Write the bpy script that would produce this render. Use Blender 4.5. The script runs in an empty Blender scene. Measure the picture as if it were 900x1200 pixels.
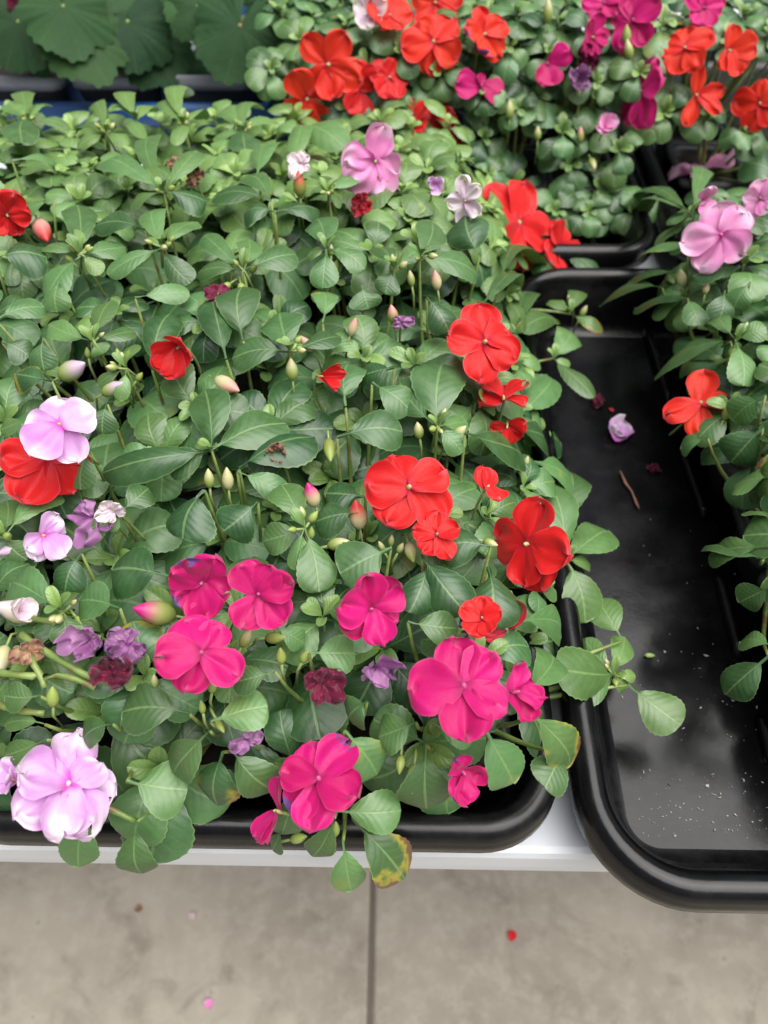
import bpy, math, random
import numpy as np
from mathutils import Vector, Matrix
R_ = math.radians
rng = random.Random(11)
SC = bpy.context.scene
COL = SC.collection

# ------------------------------------------------------------------ camera, sky, sun, exposure
T = 0.75                       # table height
RIM = T + 0.06                 # height of the tray rims
CAM = np.array([0.0, 0.0, RIM + 0.45])
PITCH, YAW, FPX = R_(52), R_(0.9), 903.0
cam_d = bpy.data.cameras.new("camera"); cam = bpy.data.objects.new("camera", cam_d); COL.objects.link(cam)
cam.location = CAM; cam.rotation_euler = (math.pi/2 - PITCH, 0, YAW)
cam_d.sensor_fit = 'VERTICAL'; cam_d.sensor_height = 36; cam_d.sensor_width = 27; cam_d.lens = FPX/1200*36
cam_d.clip_start = 0.01; cam_d.clip_end = 900
cam_d.dof.use_dof = True; cam_d.dof.focus_distance = 0.44; cam_d.dof.aperture_fstop = 7.0
SC.camera = cam
w = bpy.data.worlds.new("World"); SC.world = w; w.use_nodes = True
nt = w.node_tree; bg = nt.nodes["Background"]
sky = nt.nodes.new("ShaderNodeTexSky"); sky.sky_type = 'NISHITA'; sky.sun_disc = False
sky.sun_elevation = R_(72); sky.sun_rotation = R_(110); sky.air_density = 1.0; sky.dust_density = 6.0; sky.ozone_density = 1.0
hs = nt.nodes.new("ShaderNodeHueSaturation"); hs.inputs['Saturation'].default_value = 0.55   # overcast: a grey sky
nt.links.new(sky.outputs[0], hs.inputs['Color']); nt.links.new(hs.outputs[0], bg.inputs['Color'])
bg.inputs['Strength'].default_value = 0.055
sd = bpy.data.lights.new("sun", 'SUN'); sun = bpy.data.objects.new("sun", sd); COL.objects.link(sun)
sd.energy = 3.6; sd.angle = R_(70); sd.color = (1.0, 0.985, 0.96)
SUN_DIR = Vector((.28, -.10, .95)).normalized()
sun.rotation_euler = SUN_DIR.to_track_quat('Z', 'Y').to_euler()
SC.view_settings.view_transform = 'Standard'; SC.view_settings.look = 'None'
SC.view_settings.exposure = 0.58; SC.view_settings.gamma = 1

bpy.context.view_layer.update()
MW = np.array(cam.matrix_world)
CR, CU, CF = MW[:3, 0], MW[:3, 1], -MW[:3, 2]
def ray(px, py):
    return CF + CR*((px-450)/FPX) + CU*((600-py)/FPX)
def at_z(px, py, z):
    d = ray(px, py); t = (z-CAM[2])/d[2]; return CAM + d*t

# ------------------------------------------------------------------ mesh helpers
class MB:
    """collects vertices, faces, uvs, per-vertex colours"""
    def __init__(s): s.V=[]; s.F4=[]; s.F3=[]; s.UV=[]; s.C=[]; s.n=0
    def add(s, V, F, uv=None, col=(0,0,0,1)):
        V=np.asarray(V,float); n=len(V); s.V.append(V)
        for f in F: (s.F4 if len(f)==4 else s.F3).append([i+s.n for i in f])
        s.UV.append(np.zeros((n,2)) if uv is None else np.asarray(uv,float))
        c=np.asarray(col,float)
        s.C.append(np.tile(c,(n,1)) if c.ndim==1 else c); s.n+=n
    def grid(s, P, uv=None, col=(0,0,0,1), close=False):
        """P: (nv,nu,3)"""
        nv,nu=P.shape[:2]; i=np.arange(nv*nu).reshape(nv,nu)
        if close: i=np.concatenate([i,i[:,:1]],1)
        q=np.stack([i[:-1,:-1],i[:-1,1:],i[1:,1:],i[1:,:-1]],-1).reshape(-1,4)
        s.V.append(P.reshape(-1,3)); s.F4.extend((q+s.n).tolist())
        s.UV.append(np.zeros((nv*nu,2)) if uv is None else uv.reshape(-1,2))
        c=np.asarray(col,float); s.C.append(np.tile(c,(nv*nu,1)) if c.ndim==1 else c.reshape(-1,4)); s.n+=nv*nu
    def tube(s, pts, r, seg=7, col=(0,0,0,1), cap=True):
        pts=np.asarray(pts,float); n=len(pts); r=np.broadcast_to(np.asarray(r,float),(n,))
        tan=np.gradient(pts,axis=0); tan/=np.linalg.norm(tan,axis=1)[:,None]+1e-12
        a=np.array([0,0,1.]) if abs(tan[0][2])<.9 else np.array([1.,0,0]); P=[]
        for k in range(n):
            x=np.cross(tan[k],a); x/=np.linalg.norm(x)+1e-12; y=np.cross(x,tan[k]); a=y if False else a
            th=np.linspace(0,2*np.pi,seg,endpoint=False)
            P.append(pts[k]+r[k]*(np.cos(th)[:,None]*x+np.sin(th)[:,None]*y))
        P=np.array(P); b=s.n
        vv=np.linspace(0,1,n)[:,None]*np.ones((1,seg)); s.grid(P,np.stack([vv*0,vv],-1),col,True)
        if cap:
            s.F4.append([b+i for i in range(seg)]) if seg==4 else s.F3.extend([[b,b+i+1,b+i] for i in range(1,seg-1)])
            e=b+(n-1)*seg; s.F3.extend([[e,e+i,e+i+1] for i in range(1,seg-1)])
    def box(s, c, d, col=(0,0,0,1)):
        c=np.array(c,float); d=np.array(d,float)/2
        V=[c+d*np.array(k) for k in ((-1,-1,-1),(1,-1,-1),(1,1,-1),(-1,1,-1),(-1,-1,1),(1,-1,1),(1,1,1),(-1,1,1))]
        s.add(V,[(0,3,2,1),(4,5,6,7),(0,1,5,4),(1,2,6,5),(2,3,7,6),(3,0,4,7)],None,col)
    def build(s, name, mat, parent=None, origin=None, smooth=True):
        V=np.concatenate(s.V)
        o_=np.zeros(3) if origin is None else np.asarray(origin,float)
        me=bpy.data.meshes.new(name); nq,nt_=len(s.F4),len(s.F3)
        me.vertices.add(len(V)); me.vertices.foreach_set('co',(V-o_).ravel())
        li=np.concatenate([np.array(s.F4,int).ravel(),np.array(s.F3,int).ravel()]).astype(np.int32)
        me.loops.add(len(li)); me.loops.foreach_set('vertex_index',li)
        me.polygons.add(nq+nt_)
        st=np.concatenate([np.arange(nq)*4, nq*4+np.arange(nt_)*3]).astype(np.int32)
        me.polygons.foreach_set('loop_start',st)
        me.polygons.foreach_set('use_smooth',np.full(nq+nt_,smooth))
        me.update(calc_edges=True)
        uv=np.concatenate(s.UV); ul=me.uv_layers.new(name='UVMap'); ul.data.foreach_set('uv',uv[li].ravel())
        ca=me.color_attributes.new('tone','FLOAT_COLOR','POINT'); ca.data.foreach_set('color',np.concatenate(s.C).ravel())
        me.validate(); me.materials.append(mat)
        ob=bpy.data.objects.new(name,me); COL.objects.link(ob); ob.location=o_
        if parent is not None:
            ob.parent=parent; ob.location=o_-np.array(world_loc(parent))
        return ob
def world_loc(o):
    l=Vector(o.location)
    while o.parent is not None: o=o.parent; l=l+o.location
    return l
def tag(o,label=None,cat=None,group=None,kind=None):
    if label: o['label']=label
    if cat: o['category']=cat
    if group: o['group']=group
    if kind: o['kind']=kind
    return o
def empty(name,loc,parent=None):
    o=bpy.data.objects.new(name,None); COL.objects.link(o); o.empty_display_size=.02
    o.location=Vector(loc) if parent is None else Vector(loc)-world_loc(parent)
    o.parent=parent
    return o
def nrm(v): v=np.asarray(v,float); return v/(np.linalg.norm(v)+1e-12)

# ------------------------------------------------------------------ materials
class NT:
    def __init__(s,name):
        s.m=bpy.data.materials.new(name); s.m.use_nodes=True; s.t=s.m.node_tree; s.p=s.t.nodes['Principled BSDF']; s.out=s.t.nodes['Material Output']
    def n(s,typ,**k):
        x=s.t.nodes.new(typ)
        for a,b in k.items(): setattr(x,a,b)
        return x
    def l(s,a,b): s.t.links.new(a,b)
    def val(s,sock,v):
        if isinstance(v,(int,float)): sock.default_value=v
        elif isinstance(v,tuple): sock.default_value=v if len(v)==4 or sock.type=='VECTOR' else (*v,1)
        else: s.l(v,sock)
    def math(s,op,a,b=0,c=0,clamp=False):
        x=s.n('ShaderNodeMath',operation=op,use_clamp=clamp); s.val(x.inputs[0],a); s.val(x.inputs[1],b)
        if op in('MULTIPLY_ADD',): s.val(x.inputs[2],c)
        return x.outputs[0]
    def ramp(s,f,a,b,clamp=True):   # smoothstep a..b
        x=s.n('ShaderNodeMapRange',interpolation_type='SMOOTHSTEP'); s.val(x.inputs[0],f); x.inputs[1].default_value=a; x.inputs[2].default_value=b; return x.outputs[0]
    def mix(s,f,a,b,blend='MIX'):
        x=s.n('ShaderNodeMix',data_type='RGBA',blend_type=blend); s.val(x.inputs[0],f); s.val(x.inputs[6],a); s.val(x.inputs[7],b); return x.outputs[2]
    def noise(s,scale,detail=3,vec=None,rough=.5,dist=0):
        x=s.n('ShaderNodeTexNoise'); x.inputs['Scale'].default_value=scale; x.inputs['Detail'].default_value=detail; x.inputs['Roughness'].default_value=rough; x.inputs['Distortion'].default_value=dist
        if vec is not None: s.l(vec,x.inputs['Vector'])
        return x.outputs[0]
    def bump(s,h,strength=.3,dist=.001):
        b=s.n('ShaderNodeBump'); b.inputs['Strength'].default_value=strength; b.inputs['Distance'].default_value=dist; s.l(h,b.inputs['Height']); s.l(b.outputs[0],s.p.inputs['Normal']); return b
    def objc(s): return s.n('ShaderNodeTexCoord').outputs['Object']
    def geo(s): return s.n('ShaderNodeNewGeometry').outputs['Position']
    def tone(s):
        a=s.n('ShaderNodeVertexColor',layer_name='tone'); x=s.n('ShaderNodeSeparateColor'); s.l(a.outputs[0],x.inputs[0]); return x.outputs
    def set(s,**k):
        for a,b in k.items(): s.val(s.p.inputs[a.replace('_',' ')],b)
        return s.m
    def translucent(s,color,fac):
        tr=s.n('ShaderNodeBsdfTranslucent'); s.val(tr.inputs[0],color); mx=s.n('ShaderNodeMixShader'); mx.inputs[0].default_value=fac
        s.l(s.p.outputs[0],mx.inputs[1]); s.l(tr.outputs[0],mx.inputs[2]); s.l(mx.outputs[0],s.out.inputs[0])
M={}
def leaf_material(name,dark,mid,young,nveins,veincol,rough,mw=.075,edgef=.35,spec=.62):
    t=NT(name); uv=t.n('ShaderNodeUVMap').outputs[0]; sx=t.n('ShaderNodeSeparateXYZ'); t.l(uv,sx.inputs[0])
    U=t.math('ABSOLUTE',t.math('MULTIPLY_ADD',sx.outputs[0],2,-1)); V=sx.outputs[1]
    tn=t.tone(); P=t.geo()
    n1=t.noise(90,3,P); n2=t.noise(420,3,P)
    base=t.mix(t.math('MULTIPLY_ADD',n1,.9,t.math('MULTIPLY_ADD',tn[1],1.25,-.68),clamp=True),dark,mid)
    base=t.mix(tn[0],base,young)
    base=t.mix(t.math('MULTIPLY',t.ramp(n2,.45,.75),.45),base,t.mix(1,base,(.75,.8,.6),'MULTIPLY'))
    # side veins run forward from the midrib
    ph=t.math('SUBTRACT',t.math('MULTIPLY',V,nveins),t.math('MULTIPLY',t.math('POWER',U,.8),2.0))
    tri=t.math('PINGPONG',ph,.5)
    vein=t.math('SUBTRACT',1,t.ramp(tri,.0,.10)); 
    vein=t.math('MULTIPLY',vein,t.math('SUBTRACT',1,t.ramp(U,.55,.95)))
    mid_=t.math('SUBTRACT',1,t.ramp(U,mw*.27,mw))
    vm=t.math('MAXIMUM',t.math('MULTIPLY',vein,.09),t.math('MULTIPLY',mid_,.36))
    base=t.mix(vm,base,veincol)
    edge=t.math('MULTIPLY',t.ramp(U,.93,1.0),edgef); base=t.mix(edge,base,veincol)
    spot=t.math('MULTIPLY',t.ramp(t.noise(230,2,P,.6),.70,.75),t.ramp(tn[1],.55,.9)); base=t.mix(t.math('MULTIPLY',spot,.55),base,(.20,.15,.07))
    old=t.math('MULTIPLY',t.ramp(t.noise(45,2,P),.58,.75),t.ramp(tn[1],.86,.95)); base=t.mix(t.math('MULTIPLY',old,.6),base,(.34,.34,.05))
    # brown, dried patches
    dm=t.math('ADD',t.math('ADD',t.math('MULTIPLY',U,.35),t.math('MULTIPLY',V,.45)),t.math('ADD',t.math('MULTIPLY_ADD',n1,.8,-.4),t.math('MULTIPLY_ADD',t.math('MAXIMUM',tn[2],1),.25,-.25)))
    t2=t.math('MINIMUM',tn[2],1); dmg=t.math('MULTIPLY',t.ramp(dm,.60,.72),t2); yel=t.math('MULTIPLY',t.ramp(dm,.48,.68),t2)
    base=t.mix(yel,base,(.42,.36,.03)); base=t.mix(dmg,base,(.17,.09,.035))
    pillow=t.math('MULTIPLY_ADD',t.ramp(tri,0,.5),.30,t.math('MULTIPLY_ADD',n2,.35,t.math('MULTIPLY',mid_,-.5)))
    t.bump(pillow,.26,.0012)
    t.set(Base_Color=base,Roughness=t.math('MULTIPLY_ADD',n1,.25,rough),Specular_IOR_Level=spec)
    t.translucent(t.mix(.5,base,(.10,.25,.02)),.16)
    return t.m
M['leaf']=leaf_material('impatiens_leaf',(.015,.068,.020),(.090,.222,.076),(.27,.42,.10),6.5,(.30,.46,.17),.31,spec=.78)
M['begonia']=leaf_material('begonia_leaf',(.014,.042,.018),(.032,.085,.032),(.10,.21,.05),5,(.09,.19,.06),.46,.034,0.,.15)
def petal_material(name,c0,c1,centre,edge=None,stain=None):
    t=NT(name); uv=t.n('ShaderNodeUVMap').outputs[0]; sx=t.n('ShaderNodeSeparateXYZ'); t.l(uv,sx.inputs[0]); tn=t.tone()
    U=t.math('ABSOLUTE',t.math('MULTIPLY_ADD',sx.outputs[0],2,-1)); V=sx.outputs[1]; P=t.geo()
    n1=t.noise(70,3,P); n2=t.noise(500,2,P)
    b=t.mix(t.math('MULTIPLY_ADD',n1,1.2,t.math('MULTIPLY_ADD',tn[1],.8,-.7),clamp=True),c0,c1)
    wv=t.n('ShaderNodeTexWave'); wv.inputs['Scale'].default_value=5; wv.inputs['Distortion'].default_value=3; wv.inputs['Detail'].default_value=2
    mp=t.n('ShaderNodeMapping'); mp.inputs['Scale'].default_value=(1.6,.12,1); t.l(uv,mp.inputs[0]); t.l(mp.outputs[0],wv.inputs[0])
    vn=t.noise(1,2,None,.6); vnode=vn.node; m2=t.n('ShaderNodeMapping'); m2.inputs['Scale'].default_value=(26,1.6,1); t.l(uv,m2.inputs[0]); va=t.n('ShaderNodeVectorMath',operation='ADD'); t.l(m2.outputs[0],va.inputs[0]); cb=t.n('ShaderNodeCombineXYZ'); t.l(t.math('MULTIPLY',tn[1],90),cb.inputs[2]); t.l(cb.outputs[0],va.inputs[1]); t.l(va.outputs[0],vnode.inputs['Vector'])
    b=t.mix(t.math('MULTIPLY',t.ramp(vn,.45,.7),.30),b,t.mix(1,b,(.72,.55,.72),'MULTIPLY'))
    b=t.mix(t.math('MULTIPLY',t.ramp(t.math('MAXIMUM',V,U),.93,1.0),.25),b,t.mix(.5,b,(.85,.35,.5)))
    b=t.mix(t.math('MULTIPLY',wv.outputs[1],.04),b,t.mix(1,b,(.7,.6,.7),'MULTIPLY'))
    b=t.mix(t.math('MULTIPLY',t.math('SUBTRACT',1,t.ramp(V,.02,.24)),.85),b,centre)
    if edge: b=t.mix(t.math('MULTIPLY',t.ramp(t.math('ADD',t.math('MULTIPLY',n1,.8),V),.95,1.4),.8),b,edge)
    st=stain or (.12,.05,.22)
    b=t.mix(t.math('MULTIPLY',t.ramp(t.math('ADD',t.math('MULTIPLY',t.noise(160,4,P,.7),.9),t.math('MULTIPLY',V,.62)),.98,1.08),tn[2]),b,st)
    t.bump(t.math('MULTIPLY_ADD',vn,.8,t.math('MULTIPLY',n2,.5)),.28,.0006)
    t.set(Base_Color=b,Roughness=t.math('MULTIPLY_ADD',n2,.3,.35),Specular_IOR_Level=.3,Sheen_Weight=.15)
    t.translucent(b,.22); return t.m
M['red']=petal_material('red_petal',(.62,.006,.008),(.80,.016,.014),(.45,.004,.03))
M['orange']=petal_material('scarlet_petal',(.70,.016,.006),(.85,.05,.012),(.55,.01,.03))
M['magenta']=petal_material('magenta_petal',(.50,.002,.12),(.66,.005,.20),(.32,.002,.09),None,(.13,.06,.25))
M['lilac']=petal_material('lilac_petal',(.66,.30,.68),(.80,.52,.82),(.62,.06,.42),(.86,.76,.84),(.70,.58,.68))
M['pale']=petal_material('pale_petal',(.70,.55,.66),(.85,.76,.78),(.62,.25,.45),(.86,.80,.70),(.60,.45,.50))
M['pink']=petal_material('pink_petal',(.74,.22,.50),(.86,.42,.66),(.45,.05,.28),(.85,.55,.72))
M['dullred']=petal_material('faded_red_petal',(.40,.012,.03),(.62,.03,.05),(.22,.01,.06),None,(.10,.02,.08))
M['purple']=petal_material('wilted_purple_petal',(.32,.11,.30),(.54,.30,.50),(.15,.02,.14),(.40,.18,.40),(.10,.03,.12))
M['wine']=petal_material('wilted_wine_petal',(.12,.005,.03),(.26,.012,.06),(.10,.005,.02),None,(.05,.01,.03))
M['brown']=petal_material('dried_tan_petal',(.32,.17,.09),(.50,.33,.20),(.30,.15,.08),(.25,.10,.08),(.12,.05,.04))
def simple(name,c,rough=.5,bump=0,bscale=200,var=0,spec=.5):
    t=NT(name); P=t.geo(); n=t.noise(bscale,4,P)
    t.set(Base_Color=t.mix(t.math('MULTIPLY',n,var*2 if var else 0),c,tuple(x*.5 for x in c)) if var else c,Roughness=rough,Specular_IOR_Level=spec)
    if bump: t.bump(n,bump,.001)
    return t.m
def stem_mat():
    t=NT('plant_stem'); P=t.geo(); n=t.noise(70,3,P); b=t.mix(t.ramp(n,.35,.65),(.14,.24,.05),(.26,.34,.10)); b=t.mix(t.math('MULTIPLY',t.ramp(t.noise(110,2,P),.52,.66),.6),b,(.24,.10,.05))
    t.set(Base_Color=b,Roughness=.38); t.translucent(b,.12); return t.m
M['stem']=stem_mat()
M['pedicel']=simple('flower_stalk',(.28,.38,.12),.4,0,80,.2)
M['eye']=simple('flower_eye',(.42,.45,.16),.4)
M['pink_eye']=simple('pink_flower_eye',(.55,.10,.26),.4)
M['white_eye']=simple('pale_flower_eye',(.78,.66,.66),.4)
def bud_mat():
    t=NT('bud_skin'); a=t.n('ShaderNodeVertexColor',layer_name='tone').outputs[0]; n=t.noise(300,2,t.geo())
    t.set(Base_Color=t.mix(t.math('MULTIPLY',n,.4),a,t.mix(1,a,(.7,.75,.55),'MULTIPLY')),Roughness=.42); t.translucent(a,.2); return t.m
M['bud']=bud_mat()
def plastic(name,c,dust,rough,dustcol=(.16,.16,.17),spec=.5):
    t=NT(name); P=t.geo(); n1=t.noise(14,5,P,.6); n2=t.noise(160,4,P,.6); n3=t.noise(1400,2,P)
    f=t.math('MULTIPLY',t.math('MULTIPLY',t.ramp(n1,.38,.7),t.ramp(n2,.25,.75)),dust)
    sp=t.math('MULTIPLY',t.ramp(n3,.68,.72),dust*.7)
    t.set(Base_Color=t.mix(t.math('MAXIMUM',f,sp),c,dustcol),Roughness=t.math('MULTIPLY_ADD',t.ramp(n1,.35,.65),.16,rough),Specular_IOR_Level=spec)
    t.bump(t.math('ADD',n2,t.math('MULTIPLY',n3,.3)),.12,.0006); return t.m
M['tray']=plastic('black_tray_plastic',(.003,.003,.0034),.07,.17,(.12,.12,.125),.36)
M['trayfloor']=plastic('dusty_tray_plastic',(.0035,.0035,.004),.11,.15,(.05,.051,.057),.32)
M['pack']=plastic('cell_pack_plastic',(.018,.018,.020),.3,.35)
M['blue']=plastic('blue_tray_plastic',(.008,.06,.20),.2,.4)
M['pot']=plastic('grey_pot_plastic',(.055,.058,.066),.2,.4,(.2,.2,.21))
M['potrim']=plastic('pale_pot_rim_plastic',(.20,.21,.23),.2,.35,(.35,.35,.36))
M['soil']=simple('potting_soil',(.020,.013,.009),.95,.9,600,.4)
def table_mat():
    t=NT('bench_white_metal'); P=t.geo(); n=t.noise(9,5,P,.6); n2=t.noise(300,3,P)
    t.set(Base_Color=t.mix(t.math('MULTIPLY',t.ramp(n,.4,.75),.3),(.70,.73,.77),(.50,.51,.51)),Roughness=.38); t.bump(n2,.06,.0005); return t.m
M['table']=table_mat()
def concrete():
    t=NT('concrete'); P=t.geo(); n=t.noise(3.2,6,P,.6,.3); n2=t.noise(34,6,P,.7); n3=t.noise(240,4,P,.6); n4=t.noise(11,4,P,.6,1.0)
    b=t.mix(t.ramp(n,.3,.7),(.22,.195,.158),(.35,.315,.26))
    b=t.mix(t.math('MULTIPLY',t.ramp(n4,.50,.72),.7),b,(.185,.160,.126))
    b=t.mix(t.math('MULTIPLY',t.ramp(n2,.42,.7),.55),b,(.40,.365,.305))
    b=t.mix(t.math('MULTIPLY',t.ramp(n2,.64,.72),.55),b,(.10,.085,.068))
    b=t.mix(t.math('MULTIPLY',t.ramp(n3,.62,.75),.3),b,(.17,.15,.13))
    t.set(Base_Color=b,Roughness=.75,Specular_IOR_Level=.3); t.bump(t.math('MULTIPLY_ADD',n2,.5,n3),.25,.002); return t.m
M['concrete']=concrete()
M['joint']=simple('joint_dirt',(.15,.12,.095),.95,.4,300,.4)

# ------------------------------------------------------------------ the setting
gx,gd,gw=at_z(435,1120,0)[0],.005,.0045
mb=MB()
xs=[-40,gx-gw-.002,gx-gw,gx-gw*.5]; 
prof=[(-400,0),(gx-gw-.004,0),(gx-gw,-.002),(gx-gw*.8,-gd),(gx+gw*.8,-gd),(gx+gw,-.002),(gx+gw+.004,0),(400,0)]
P=np.array([[[x,y,z] for x,z in prof] for y in (-400,400)])
mb.grid(P); g=mb.build('concrete_floor',M['concrete'],smooth=False); tag(g,kind='structure')
mb=MB(); jy=np.linspace(-1,3,160)
mb.grid(np.array([[[gx-gw*.85+rng.uniform(-.0006,.0006),y,-gd*.45],[gx+gw*.85+rng.uniform(-.0006,.0006),y,-gd*.45]] for y in jy]))
tag(mb.build('floor_joint',M['joint'],smooth=False),kind='structure')

# display bench: folded metal top with a rolled front lip, legs
TY0,TY1,TX0,TX1=.128,1.75,-1.1,1.3
bench=tag(empty('display_bench',(.1,.9,0)),'white metal display bench under all the black plant trays','bench')
mb=MB()
lip=[(TY1,T),(TY0+.006,T),(TY0+.002,T-.0015),(TY0,T-.006),(TY0-.0008,T-.024),(TY0+.0012,T-.027),(TY0+.004,T-.028),(TY0+.004,T-.053),(TY0+.008,T-.056),(TY0+.03,T-.056)]
xx=np.linspace(TX0,TX1,24)
mb.grid(np.array([[[x,y,z] for y,z in lip] for x in xx]).transpose(1,0,2)); mb.build('bench_top',M['table'],bench,smooth=False)
for x in (TX0+.1,TX1-.1):
    for y in (TY0+.25,TY1-.15):
        mb=MB(); mb.box((x,y,T/2-.001),(.045,.045,T-.006)); mb.build('leg',M['table'],bench,smooth=False)

def rrect(x0,x1,y0,y1,r,n=10):
    pts=[]
    for cx,cy,a in ((x1-r,y1-r,0),(x0+r,y1-r,90),(x0+r,y0+r,180),(x1-r,y0+r,270)):
        for k in range(n+1):
            th=R_(a+90*k/n); pts.append((cx+r*math.cos(th),cy+r*math.sin(th)))
    return np.array(pts)
def tray(name,x0,x1,y0,y1,zb,zr,label,r=.05,mat='tray',fmat='trayfloor',rw=.0095,taper=.02,cat='tray',rib=None):
    """open plastic tray: rolled rim swept round a rounded rectangle, sloping walls, floor"""
    root=tag(empty(name,((x0+x1)/2,(y0+y1)/2,zb)),label,cat)
    n=12; mb=MB(); rings=[]
    # rim section: outer lip -> over the top -> inner wall -> floor corner   (inset, z)
    sec=[(.0015,zr-.024),(0,zr-.020),(0.0005,zr-.012)]
    for k in range(0,11):
        a=math.pi*(1-k/10.); sec.append((rw+.001+rw*math.cos(a), zr-.011+.011*math.sin(a)))
    sec+=[(2*rw+.004,zr-.018),(2*rw+.008,zr-.024),(2*rw+.012,zb+.012),(2*rw+.016,zb+.005),(2*rw+.024,zb+.003)]
    for ins,z in sec:
        pr=rrect(x0+ins,x1-ins,y0+ins,y1-ins,max(r-ins,.006),n); rings.append(np.c_[pr,np.full(len(pr),z)])
    mb.grid(np.array(rings),close=True); mb.build('rim',M[mat],root)
    ins=2*rw+.0238; fr=rrect(x0+ins,x1-ins,y0+ins,y1-ins,max(r-ins,.006),n)
    c=np.array([(x0+x1)/2,(y0+y1)/2]); rr=[]
    for f in (1,.93,.6,.3,.001): q=c+(fr-c)*f; rr.append(np.c_[q,np.full(len(q),zb+.003)])
    mb=MB(); mb.grid(np.array(rr),close=True); mb.build('tray_floor',M[fmat],root)
    # outer wall below the rim
    rings=[]
    for ins,z in ((rw*2+.0015,zr-.02),(2*rw+.012,zb+.002),(2*rw+.016,zb+.0005)):
        pr=rrect(x0+ins,x1-ins,y0+ins,y1-ins,max(r-ins,.006),n); rings.append(np.c_[pr,np.full(len(pr),z)])
    mb=MB(); mb.grid(np.array(rings),close=True); mb.build('outer_wall',M[mat],root)
    return root
LX0,LX1,LY0,LY1=-.268,.1035,.119,.79
RX0,RX1,RY0,RY1=.1095,.43,.090,.668
BX0,BX1,BY0,BY1=-.10,.275,.688,1.30
t_l=tray('planted_tray',LX0,LX1,LY0,LY1,T,RIM,'black plastic tray packed full of red, magenta and lilac impatiens')
t_r=tray('emptied_tray',RX0,RX1,RY0,RY1,T,RIM,'black plastic tray with its left half bare and gritty',r=.062)
t_b=tray('planted_tray',BX0,BX1,BY0,BY1,T,RIM,'black tray behind the half bare tray, crowded with scarlet and magenta impatiens')
t_n=tray('planted_tray',LX0-.339,LX0-.004,LY0+.02,LY1,T,RIM,'black tray cut off by the left edge, holding flowerless green impatiens')
t_c=tray('planted_tray',BX1+.012,BX1+.36,BY0+.005,BY1,T,RIM,'black tray in the far right corner with leafy impatiens')
for o in (t_l,t_b,t_n,t_c): o['group']='planted black trays'
# moulded ribs on the floor of the emptied tray
for seg in (((757,385),(786,470)),((800,528),(827,604)),((842,672),(867,768)),((893,842),(905,890))):
    a,b=[at_z(px,py,T+.007) for px,py in seg]; pts=[a+(b-a)*k/8 for k in range(9)]
    pts=[p+np.array([0,0,-.004 if k in(0,8) else 0]) for k,p in enumerate(pts)]
    e=pts[0]+np.array([.012,-.004,-.001]) 
    mb=MB(); mb.tube(pts,.0042,10); mb.build('floor_rib',M['tray'],t_r)

def cell_pack(x0,x1,y0,y1,nx,ny,label,group,zt=RIM+.002,depth=.048):
    """thin plastic pack: a flanged top with tapered cells filled with soil"""
    root=tag(empty('cell_pack',((x0+x1)/2,(y0+y1)/2,T+.004)),label,'cell pack',group)
    mb=MB(); so=MB(); dx,dy=(x1-x0)/nx,(y1-y0)/ny
    for i in range(nx):
        for j in range(ny):
            a0,a1,b0,b1=x0+i*dx,x0+(i+1)*dx,y0+j*dy,y0+(j+1)*dy; rings=[]
            for ins,z in ((0,zt-.006),(0,zt),(.006,zt+.001),(.009,zt-.004),(.014,zt-depth),(.018,zt-depth-.002)):
                pr=rrect(a0+ins,a1-ins,b0+ins,b1-ins,.012,5); rings.append(np.c_[pr,np.full(len(pr),z)])
            pr=rrect(a0+.03,a1-.03,b0+.03,b1-.03,.003,5); rings.append(np.c_[pr,np.full(len(pr),zt-depth-.002)])
            mb.grid(np.array(rings),close=True)
            c=np.array([(a0+a1)/2,(b0+b1)/2]); pr=rrect(a0+.0105,a1-.0105,b0+.0105,b1-.0105,.011,5); rr=[]
            for f in (1,.75,.5,.25,.001): q=c+(pr-c)*f; rr.append(np.c_[q,zt-.010+np.array([rng.uniform(-.002,.003) for _ in q])])
            so.grid(np.array(rr),close=True)
    mb.build('pack_shell',M['pack'],root); so.build('soil',M['soil'],root)
    return root

# ------------------------------------------------------------------ plant geometry
def smooth(x): x=min(max(x,0.),1.); return x*x*(3-2*x)
def can_L(x,y):
    d=min(y-LY0,LX1-x); hm=.082+.040*smooth((y-.22)/.32)-.042*smooth((y-.60)/.18)
    return -.03+(hm+.03)*smooth((d+.045)/.110)
def can_R(x,y):
    d=min(x-.215,RY1+.02-y); return -.02+.105*smooth((d+.04)/.11)
def can_B(x,y):
    d=y-.775; return -.03+.165*smooth((d+.03)/.13)
CAN={'L':can_L,'R':can_R,'B':can_B}
def hit(px,py,can,off=0.):
    """the point where the sight line through a photo pixel meets the leaf canopy"""
    d=ray(px,py); f=CAN[can]; lo=None; t=.12
    while t<1.9:
        p=CAM+d*t
        if p[2]<RIM+f(p[0],p[1])+off: break
        t+=.004
    a,b=t-.004,t
    for _ in range(10):
        m=(a+b)/2; p=CAM+d*m
        if p[2]<RIM+f(p[0],p[1])+off: b=m
        else: a=m
    return CAM+d*b
def depth(p): return float(np.dot(p-CAM,CF))
NV,NU=23,9
_v=1-(1-np.linspace(0,1,NV))**1.5; _u=np.linspace(-1,1,NU)
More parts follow.
